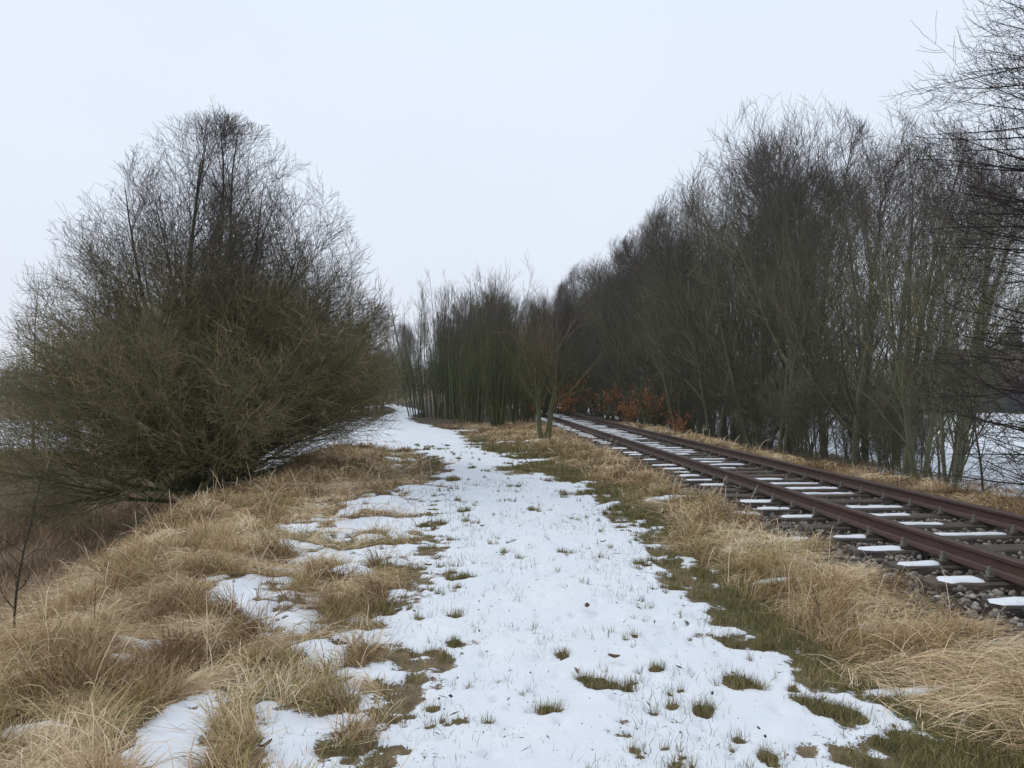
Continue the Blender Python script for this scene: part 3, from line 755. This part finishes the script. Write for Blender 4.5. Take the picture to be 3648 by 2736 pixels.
# --- woodland trees
def wood_tree(H=10, nst=1, br=20, spread=2.6, seed=0, lean=0.0, mats=None, dens=1.0, up=.06, low=.15, rt=.13, rmin=.0042):
    if mats is None: mats = (M_BARK_WD, M_TWIG_WD)
    def env(p):
        h = p[:, 2] / H
        w = np.interp(h, [0, .1, .35, .6, .8, .93, 1.03], [.6, .9, 1.0, 1.0, .85, .5, .04]) * spread
        return np.hypot(p[:, 0] - lean * p[:, 2], p[:, 1]) / w
    az = rng.random(nst) * 6.28; sp = .05 if nst == 1 else .20
    d = norm(np.stack([sp * np.cos(az) + lean, sp * np.sin(az), np.ones(nst)], -1) + rng.normal(0, .03, (nst, 3)))
    p = np.stack([.12 * (nst > 1) * np.cos(az), .12 * (nst > 1) * np.sin(az), np.full(nst, -.3)], -1)
    P = poly(p, d, H * (.82 + .1 * rng.random(nst)), 12, .01, .05)
    R0 = radii(rt * (.75 + .4 * rng.random(nst)) / (1 if nst < 3 else 1.4), np.full(nst, .008), 12)
    lv = canopy(P, R0, [(br, low, .98, .70, spread * 1.25, 7, up * 1.3, .09, .40), (int(9 * dens), .12, 1.0, .52, spread * .45, 6, up, .11, .6), (6, .1, 1.0, .6, spread * .2, 4, up, .16, .7)], env, rmin)
    tr = tmesh('trunk', [tubes(P, R0, 8, np.full(nst, .6)), tubes(*lv[0], 4)], mats[0])
    cr = tmesh('crown', [tubes(*lv[1], 3), tubes(*lv[2], 3)], mats[1])
    return tr, cr
def tree_height(x, y):
    """how tall the wood stands at a place (m) : tall in the middle, lower at its near end and towards the distance"""
    q = np.interp(x / y, [-.14, -.125, -.107, -.074, -.018, .02, .056, .115, .165, .235, .295, .35, .44, .50, .64], [.11, .10, .134, .114, .150, .125, .138, .168, .222, .266, .315, .410, .405, .360, .345])
    return 1.65 + q * y - gz1(x, y)
rng = np.random.default_rng(6); random.seed(21)
VAR = [wood_tree(11.4, 2, 28, 3.0, up=.08), wood_tree(11.0, 2, 27, 3.1, lean=.03, up=.08), wood_tree(11.6, 1, 48, 2.8, lean=-.04, up=.10), wood_tree(10.6, 4, 16, 3.2, up=.08), wood_tree(10.0, 3, 20, 2.8, low=.08, up=.09)]
VH = [float(np.percentile(np.array([v.co.z for v in t_[1].vertices]), 99.93)) for t_ in VAR]
SHR = [wood_tree(3.6, 6, 7, 1.9, up=.06, low=.1, rt=.05, rmin=.004, dens=.6), wood_tree(2.6, 5, 7, 1.6, up=.05, low=.08, rt=.04, rmin=.004, dens=.6)]
SHOOT = []                                  # coppiced clumps of upright shoots
def shoot_clump(H, n_, spread, fan=.22, rt=.035, base=.25):
    az = rng.random(n_) * 6.28; q = rng.random(n_) ** .7
    d = norm(np.stack([fan * q * np.cos(az), fan * q * np.sin(az), np.ones(n_)], -1)); rb = base * q
    p = np.stack([rb * np.cos(az), rb * np.sin(az), np.full(n_, -.2)], -1)
    P = poly(p, d, H * (.6 + .42 * rng.random(n_)), 9, .015, .04); R0 = radii(rt * (.6 + .7 * rng.random(n_)), np.full(n_, .005), 9)
    lv = canopy(P, R0, [(13, .12, .95, .45, 1.1, 6, .13, .09, .5), (6, .15, 1., .45, .42, 4, .1, .12, .7)], None, .0042)
    return (tmesh('trunk', [tubes(P, R0, 6, rng.random(n_) * .8)], M_BARK_SH), tmesh('crown', [tubes(*lv[0], 3), tubes(*lv[1], 3)], M_BARK_SH))
SHOOT = [shoot_clump(6.8, 30, 2), shoot_clump(5.8, 22, 2, .28, base=.6), shoot_clump(7.6, 34, 2, .14, base=1.1), shoot_clump(7.2, 26, 2, .22, base=1.4)]

def place(kind, v, x, y, label, s=1.0, group=None, cat='tree', rz=None, sz=None):
    o = empty(kind, (x, y, gz1(x, y)), random.random() * 6.28 if rz is None else rz, label=label, cat=cat, group=group)
    o.scale = (s, s, s if sz is None else sz)
    kid('trunk', v[0], o); kid('crown', v[1], o)
    return o
ordn = ['nearest', 'second', 'third', 'fourth', 'fifth', 'sixth', 'seventh', 'eighth', 'ninth', 'tenth', 'eleventh', 'twelfth', 'thirteenth', 'fourteenth']
# front row
y = 17.2; i = 0; G1 = 'trees along the front edge of the wood beyond the railway'
desc = ['slim grey leaning', 'stout mossy', 'tall upright', 'branching two-stemmed', 'tall wispy-topped', 'many-branched', 'dark slender', 'greenish upright', 'low-forking', 'dense twiggy', 'narrow dark', 'brownish', 'thin far', 'hazy far']
while y < 60 and i < 14:
    off = np.interp(y, [17, 23, 28, 33, 60], [6.1, 6.6, 6.0, 5.0, 4.2])
    vi = [4, 1, 0, 2, 2, 3][i % 6]; xx = float(tx(y)) + off + random.uniform(-.35, .35); hs = tree_height(xx, y) * random.uniform(.93, 1.0) / VH[vi]
    place('bare_tree', VAR[vi], xx, y, '%s bare tree, %s from the right in the front row beyond the railway' % (desc[i], ordn[i]), hs * (.78 if i < 2 else .95), G1, sz=hs)
    y += 1.45 + i * .2; i += 1
G2 = 'trees deeper in the wood beyond the railway'
for row in range(1, 4):
    y = 18.5 + row * .9
    while y < 95:
        off = np.interp(y, [17, 23, 28, 33, 60], [6.1, 6.6, 6.0, 5.0, 4.2]) + row * 2.1
        if (row == 2 and y < 27) or (row == 3 and y < 37): y += 2; continue
        if (float(tx(y)) + off + .8) / y > .585: y += .8; continue
        vi = random.randrange(5); xx = float(tx(y)) + off + random.uniform(-.8, .8); hs = min(tree_height(xx, y) * random.uniform(.88, 1.0) / VH[vi], 1.22)
        place('bare_tree', VAR[vi], xx, y, 'bare grey-brown tree standing deeper in the wood, behind the front row beyond the railway', hs, G2)
        y += 2.9 + .03 * y
G3 = 'undergrowth bushes in the wood beyond the railway'
for k in range(78):
    y = 18.5 + 42 * random.random() ** 1.3; off = np.interp(y, [17, 33, 60], [6.4, 4.6, 3.6]) + random.uniform(-.4, 6)
    v = random.choice(SHR)
    if (float(tx(y)) + off) / y > .56: continue
    place('bare_bush', v, float(tx(y)) + off, y, 'low bare tangled bush under the trees beyond the railway', random.uniform(.7, 1.1), G3, 'bush')
# trees closing off the line of the track and the middle of the view
G4 = 'background trees closing the middle of the view'
for k in range(42):
    y = 47 + 38 * random.random() ** 1.4; x = random.uniform(-6.0, 5.5)
    vi = random.randrange(5); hs = min(tree_height(x, y) * random.uniform(.70, 1.0) / VH[vi], 1.15)
    place('bare_tree', VAR[vi], x, y, 'distant bare tree closing the view behind the shoots in the middle', hs * .8, G4, sz=hs)
for k in range(22):
    y = random.uniform(80, 125); x = random.uniform(-34, -8)
    place('bare_tree', random.choice(VAR), x, y, 'faint far tree where the path disappears', random.uniform(.55, .8), 'far trees where the path disappears')
for k in range(20):
    y = random.uniform(36, 70); x = float(pcx(y)) - random.uniform(3.2, 9.5)
    place('bare_tree', random.choice(VAR), x, y, 'greenish bare tree left of the far path, behind the huge spreading tree', random.uniform(.55, .8), 'trees left of the far path')
for k in range(16):
    y = random.uniform(33, 60); x = float(pcx(y)) - random.uniform(2.0, 7)
    place('bare_bush', random.choice(SHR), x, y, 'bare bush left of the far path behind the huge spreading tree', random.uniform(.8, 1.3), 'bushes left of the far path', 'bush')
for x, y in ((-8.2, 62), (-9.4, 66), (-9.9, 72), (-8.9, 70), (-10.8, 76), (-10.2, 69)):
    place('bare_tree', VAR[2], x, y, 'thin bare tree in the gap where the path bends out of sight', random.uniform(.45, .6), 'thin trees at the bend of the path', sz=random.uniform(.62, .8))
# shoots in the middle
MID = [(-.55, 31.5, 0, 1.0, 'upright fan of green-barked shoots left of the forked tree'), (.35, 33.5, 1, 1.0, 'smaller clump of shoots close behind the forked tree'),
       (-1.75, 35, 2, .86, 'sparse clump of tall shoots with one pale crooked stem'), (-3.0, 41, 2, 1.02, 'dark clump of shoots beside the bend of the path'),
       (-4.3, 44, 3, 1.08, 'dense dark clump of shoots nearest the far path'), (-2.3, 46, 3, 1.05, 'dark clump of shoots behind the sparse one'), (1.2, 39, 1, .95, 'clump of shoots left of the red-leaved bushes'),
       (0, 43, 2, .95, 'tall clump of shoots behind the fan of shoots'), (2.0, 44, 3, .95, 'clump of shoots where the railway disappears')]
for x, y, v, s, lb in MID: place('shoot_clump', SHOOT[v], x, y, lb, s, 'clumps of upright shoots in the middle', 'shrub')
# the forked tree in the middle
def forked():
    P = poly(np.array([[-.03, 0, -.2], [.07, .05, -.2]]), norm(np.array([[-.34, 0, 1.], [.04, .05, 1.]])), np.array([2.3, 2.7]), 8, .02, .09)
    R0 = radii(np.array([.085, .10]), np.array([.03, .03]), 8)
    lv = canopy(P, R0, [(12, .40, 1.0, .72, 2.0, 8, .085, .11, .42), (6, .15, 1., .6, .95, 6, .08, .12, .6), (4, .15, 1., .6, .45, 4, .08, .14, .7)], None, .0038)
    return (tmesh('trunk', [tubes(P, R0, 8, np.array([.4, .5])), tubes(*lv[0], 4, rng.random(len(lv[0][0])) * .9)], M_FORK), tmesh('crown', [tubes(*lv[1], 3), tubes(*lv[2], 3)], M_FORK))
FK = forked()
place('forked_tree', FK, .98, 22.6, 'small forked bare tree with two mossy trunks in the dry grass', 1.0, rz=0)
# the tree at the right edge, its trunk outside the frame
rng = np.random.default_rng(8)
def edge_tree():
    H = 11.5
    P = poly(np.array([[0, 0, -.3]]), np.array([[-.03, 0, 1.]]), np.array([H]), 14, 0, .02); R0 = radii(np.array([.19]), np.array([.03]), 14)
    n_ = 56; p, d, t, rr = spawn(P, R0, n_, .06, .97, 1.4)
    p2, d2, t2, r2 = spawn(P, R0, 85, .03, .6, 1.4); p = np.concatenate([p, p2]); t = np.concatenate([t, t2]); rr = np.concatenate([rr, r2]); n_ = len(p)
    m_ = rng.random(n_) < .75; az = np.where(m_, rng.normal(math.pi, .75, n_), rng.random(n_) * 6.28)
    d = norm(np.stack([np.cos(az), np.sin(az), rng.normal(.16, .13, n_)], -1))
    L = np.interp(t, [0, .2, .6, 1], [3.0, 3.0, 2.8, 1.6]) * (.7 + .4 * rng.random(n_))
    P1 = poly(p, d, L, 9, .012, .05); R1 = radii(np.clip(rr * .2, .010, .026), np.full(n_, .003), 9)
    lv = canopy(P1, R1, [(11, .15, .97, .65, .95, 6, .07, .08, .5), (6, .15, 1.0, .7, .36, 5, .16, .10, .7)], None, .0026)
    return (tmesh('trunk', [tubes(P, R0, 10), tubes(P1, R1, 5)], M_TWIG_ED), tmesh('crown', [tubes(*lv[0], 3), tubes(*lv[1], 3)], M_TWIG_ED))
ET = edge_tree()
place('edge_tree', ET, 8.75, 10.0, 'bare tree at the right edge whose long fine branches reach into the picture', 1.0, rz=0)
# saplings
def sapling(H, lean, mt, rt=.014, n1=16, l1=.8, rmin=.0025):
    P = poly(np.array([[0, 0, -.1]]), norm(np.array([[lean, 0, 1.]])), np.array([H]), 10, 0, .03); R0 = radii(np.array([rt]), np.array([.003]), 10)
    lv = canopy(P, R0, [(n1, .2, .95, .7, l1, 6, .08, .09, .6), (4, .2, 1., .6, l1 * .35, 4, .08, .1, .7)], None, rmin)
    return (tmesh('trunk', [tubes(P, R0, 6)], mt), tmesh('crown', [tubes(*lv[0], 3), tubes(*lv[1], 3)], mt))
SP1 = sapling(2.3, .05, M_TWIG_ED, .018, 14, .5); SP2 = sapling(5.6, 0, M_BARK_WD, .05, 30, 1.3, .004)
place('sapling', SP1, -3.72, 5.75, 'thin dark sapling rising from the slope at the left edge', .62, rz=0)
place('sapling', sapling(3.4, -.08, M_TWIG_ED, .028, 16, .9), 9.5, 15.5, 'thin reddish sapling in front of the snow field at the right edge', 1.0, rz=0)
place('slender_tree', SP2, -14.6, 23.5, 'slender bare young tree behind the huge tree at the left edge', 1.1)
place('slender_tree', SP2, -11.3, 24.5, 'lower young tree half hidden behind the left side of the huge tree', .8)
# coppery beech bushes
M_LEAF = blade_mat('copper_leaves', [(0, (.28, .085, .035)), (.5, (.55, .18, .07)), (1, (.82, .36, .15))])
def beech(H, nl):
    n_ = 6; az = rng.random(n_) * 6.28; d = norm(np.stack([.5 * np.cos(az), .5 * np.sin(az), np.ones(n_)], -1))
    P = poly(np.zeros((n_, 3)), d, np.full(n_, H) * (.7 + .3 * rng.random(n_)), 7, .02, .1); R0 = radii(np.full(n_, .02), np.full(n_, .004), 7)
    lv = canopy(P, R0, [(8, .15, 1., .8, H * .5, 5, .02, .12, .6), (5, .2, 1., .7, H * .2, 4, .02, .12, .7)], None, .004)
    p, d, t, rr = spawn(lv[1][0], lv[1][1], nl, .2, 1., 1.0)
    m = len(p); a = norm(rng.normal(0, 1, (m, 3))); b = norm(np.cross(a, rng.normal(0, 1, (m, 3)))); s = rng.uniform(.025, .05, (m, 1))
    V = np.stack([p, p + a * s + b * s * .5, p + a * s * 2, p + a * s - b * s * .5], 1).reshape(-1, 3)
    F = np.arange(m * 4).reshape(-1, 4)
    lm = mesh_np('leaves', V, F, M_LEAF, {'rnd': np.repeat(rng.random(m), 4)}, smooth=False)
    return tmesh('stems', [tubes(P, R0, 5), tubes(*lv[0], 3), tubes(*lv[1], 3)], M_BARK_SH), lm
BE = [beech(1.8, 3), beech(1.3, 3)]
for x, y, v, s, lb in ((5.75, 33.0, 0, 1.0, 'copper-leaved bush, right-hand and tallest one beside the track'), (4.5, 36.5, 0, .95, 'bright copper-leaved bush in the middle of the red-leaved row'), (5.1, 34.2, 1, .7, 'small low copper-leaved bush between the two brighter ones'),
                       (2.9, 40.5, 1, 1.0, 'dull red-leaved bush close to the right-hand rail'), (1.9, 44.5, 0, 1.1, 'dark red-leaved bush where the rails vanish'), (.9, 38.5, 1, .9, 'red-leaved bush left of the rails behind the forked tree'), (3.4, 43, 0, 1.3, 'tall dull red-leaved bush behind the far end of the rails'),
                       (6.6, 30.5, 1, .75, 'lowest copper-leaved bush at the near end of the red-leaved row')):
    o = empty('copper_bush', (x, y, gz1(x, y)), random.random() * 6, label=lb, cat='bush', group='copper-leaved bushes by the track'); o.scale = (s * .95, s * .95, s * .9)
    kid('stems', BE[v][0], o); kid('leaves', BE[v][1], o)
# dark weed stalks in the grass
M_STALK = simple('stalk', (.05, .035, .022), .8)
def stalk(H):
    P = poly(np.array([[0, 0, -.02]]), norm(np.array([[-.12, 0, 1.]])), np.array([H]), 7, 0, .06); R0 = radii(np.array([.0035]), np.array([.0018]), 7)
    lv = canopy(P, R0, [(5, .3, .95, .6, .09, 4, .05, .05, .8)], None, .0016)
    return tmesh('weed_stalk', [tubes(P, R0, 5), tubes(*lv[0], 3)], M_STALK)
WS = stalk(.42)
for x, y, s, lb in ((2.02, 5.0, .9, 'dark weed stalk in the dry grass right of the path, nearest the camera'), (2.75, 8.1, 1.1, 'dark branching weed stalk in the grass beside the sleepers'), (-2.9, 5.35, .8, 'dark weed stalk on the crest of the left bank'), (-2.05, 9.4, .9, 'dark weed stalk by the snow on the left bank'), (3.0, 3.55, .8, 'dark weed stalk in the bottom right corner grass')):
    o = link('weed_stalk', WS); o.location = (x, y, gz1(x, y)); o.scale = (s, s, s); o.rotation_euler = (0, 0, random.random() * 6); tag(o, lb, 'weed', 'dark weed stalks in the grass')
# fallen leaves on the snow
M_DEAD = simple('dead_leaf', (.10, .055, .03), .7, 30, (.22, .13, .07))
def leaf():
    u = np.linspace(0, 1, 8); V = []; F = []
    for k, a in enumerate(u):
        wd = .022 * math.sin(math.pi * min(a * 1.02, 1)) ** .7 * (1 - .3 * a) + .0008; z = .006 + .012 * (a - .5) ** 2 * 4
        V += [(a * .07 - .035, -wd, z + .008), (a * .07 - .035, 0, z), (a * .07 - .035, wd, z + .01)]
        if k: b = 3 * (k - 1); F += [(b, b + 1, b + 4, b + 3), (b + 1, b + 2, b + 5, b + 4)]
    me = bpy.data.meshes.new('fallen_leaf'); me.from_pydata(V, [], F); me.materials.append(M_DEAD); return me
LF = leaf()
LL = [(.55, 5.6, 'yellow-brown fallen leaf in the middle of the snowy path'), (.95, 8.0, 'brown leaf on the path snow farther ahead of the yellow-brown one'), (-.75, 6.9, 'dark fallen leaf by a tuft at the left edge of the path'), (-1.1, 3.45, 'dark red-brown leaf in the snow between the bottom left tussocks'), (.6, 4.55, 'small dark leaf above the green tufts on the path'), (-1.45, 4.5, 'brown leaf at the top of the snow patch on the left bank'), (-.35, 8.9, 'small curled leaf on the far path snow')]
for x, y, lb in LL:
    o = link('fallen_leaf', LF); o.location = (x, y, gz1(x, y) + .045); o.rotation_euler = (.2, .1, random.random() * 6); tag(o, lb, 'leaf', 'fallen leaves on the snow')

# ------------------------------------------------------------------ barn, conifer and far woodland
M_ROOF = simple('tile_roof', (.085, .05, .05), .8, 1.5, (.13, .08, .075)); M_WALLB = simple('barn_wall', (.07, .07, .08), .9, 2, (.10, .10, .11)); M_DOORB = simple('barn_door', (.035, .03, .03), .8)
B = empty('barn', (84, 104, -1.6), R(-12), label='long low barn with a red-brown roof beyond the snow field on the right', cat='barn')
def pm(name, V, F, m_, par):
    me = bpy.data.meshes.new(name); me.from_pydata(V, [], F); me.materials.append(m_); return link(name, me, par)
L_, W_, h1, h2 = 46, 14, 3.6, 8.4
pm('wall', [(-L_/2, -W_/2, 0), (L_/2, -W_/2, 0), (L_/2, W_/2, 0), (-L_/2, W_/2, 0), (-L_/2, -W_/2, h1), (L_/2, -W_/2, h1), (L_/2, W_/2, h1), (-L_/2, W_/2, h1), (-L_/2, 0, h2 - .15), (L_/2, 0, h2 - .15)],
   [(0, 1, 5, 4), (2, 3, 7, 6), (1, 2, 6, 9, 5), (3, 0, 4, 8, 7)], M_WALLB, B)
e = .8
pm('roof', [(-L_/2 - e, -W_/2 - e, h1 - .5), (L_/2 + e, -W_/2 - e, h1 - .5), (L_/2 + e, 0, h2), (-L_/2 - e, 0, h2), (-L_/2 - e, W_/2 + e, h1 - .5), (L_/2 + e, W_/2 + e, h1 - .5),
            (-L_/2 - e, -W_/2 - e, h1 - .25), (L_/2 + e, -W_/2 - e, h1 - .25), (L_/2 + e, 0, h2 + .25), (-L_/2 - e, 0, h2 + .25), (-L_/2 - e, W_/2 + e, h1 - .25), (L_/2 + e, W_/2 + e, h1 - .25)],
   [(1, 0, 3, 2), (2, 3, 4, 5), (6, 7, 8, 9), (9, 8, 11, 10), (0, 1, 7, 6), (5, 4, 10, 11), (1, 2, 8, 7), (2, 5, 11, 8), (3, 0, 6, 9), (4, 3, 9, 10)], M_ROOF, B)
V, F = box(0, 0, 0, 4, .12, 3.0, .02); me = pmesh('door', [(V, F)], M_DOORB); o = link('door', me, B); o.location = (-8, -W_/2 - .05, 1.5)
M_CON = blade_mat('conifer', [(0, (.02, .035, .028)), (1, (.06, .085, .065))])
def conifer(H):
    n_ = 60; z = np.linspace(.12, .98, n_) * H; az = np.arange(n_) * 2.4; L = (1 - z / H) * 3.2 * (.7 + .5 * rng.random(n_)) + .2
    d = norm(np.stack([np.cos(az), np.sin(az), np.full(n_, .05)], -1)); P1 = poly(np.stack([0 * z, 0 * z, z], -1), d, L, 7, .02, .05); R1 = radii(np.full(n_, .05), np.full(n_, .02), 7)
    p, d, t, rr = spawn(P1, R1, 40, .15, 1, .9); P2 = poly(p, d, .25 + .35 * rng.random(len(p)), 3, -.1, .1); R2 = radii(np.full(len(p), .05), np.full(len(p), .015), 3)
    T = poly(np.array([[0, 0, -.3]]), np.array([[0, 0, 1.]]), np.array([H]), 6, 0, .005)
    return tmesh('trunk', [tubes(T, radii(np.array([.22]), np.array([.03]), 6), 8), tubes(P1, R1, 4)], M_BARK_WD), tmesh('crown', [tubes(P2, R2, 3)], M_CON)
cv = conifer(9)
place('conifer', cv, 91.5, 140, 'dark blue-green conifer rising behind the barn roof', 1.45)
# far-off wood all round the horizon : one mass
Pl = []; Rl = []
rows = []
nf = 2300; a = rng.uniform(R(-62), R(62), nf); dd = rng.uniform(150, 260, nf)
fx = dd * np.sin(a); fy = dd * np.cos(a)
d0 = norm(np.stack([rng.normal(0, .05, nf), rng.normal(0, .05, nf), np.ones(nf)], -1))
p0 = np.stack([fx, fy, gz(fx, fy) - .5], -1); Hh = rng.uniform(4.5, 8.5, nf) * (.7 + .6 * (fbm(fx, fy, .02, 2, 5.) + .5))
PT = poly(p0, d0, Hh, 5, 0, .05); RT = radii(np.full(nf, .22), np.full(nf, .05), 5)
lv = canopy(PT, RT, [(16, .12, .98, .7, 2.6, 4, .12, .1, .7)], None, .05)
o = link('far_wood', tmesh('far_wood', [tubes(PT, RT, 3), tubes(*lv[0], 3)], M_TWIG_WD)); tag(o, 'far-off dark bare wood along the horizon beyond the fields', 'wood', kind='stuff')

# ------------------------------------------------------------------ haze
hv, hf = box(0, 150, 20, 640, 420, 56)
me = bpy.data.meshes.new('haze'); me.from_pydata(hv.tolist(), [], [tuple(dict.fromkeys(f)) for f in hf.tolist()])
m = bpy.data.materials.new('haze'); m.use_nodes = True; n = m.node_tree; n.nodes.clear()
o_ = N(n, 'OutputMaterial'); v = N(n, 'VolumePrincipled'); v.inputs['Color'].default_value = (.88, .92, 1, 1); v.inputs['Density'].default_value = .00045; v.inputs['Anisotropy'].default_value = .2
n.links.new(v.outputs[0], o_.inputs['Volume']); me.materials.append(m)
tag(link('haze', me), 'faint winter haze over the fields and the wood', 'haze', kind='stuff')
sc.cycles.volume_bounces = 0
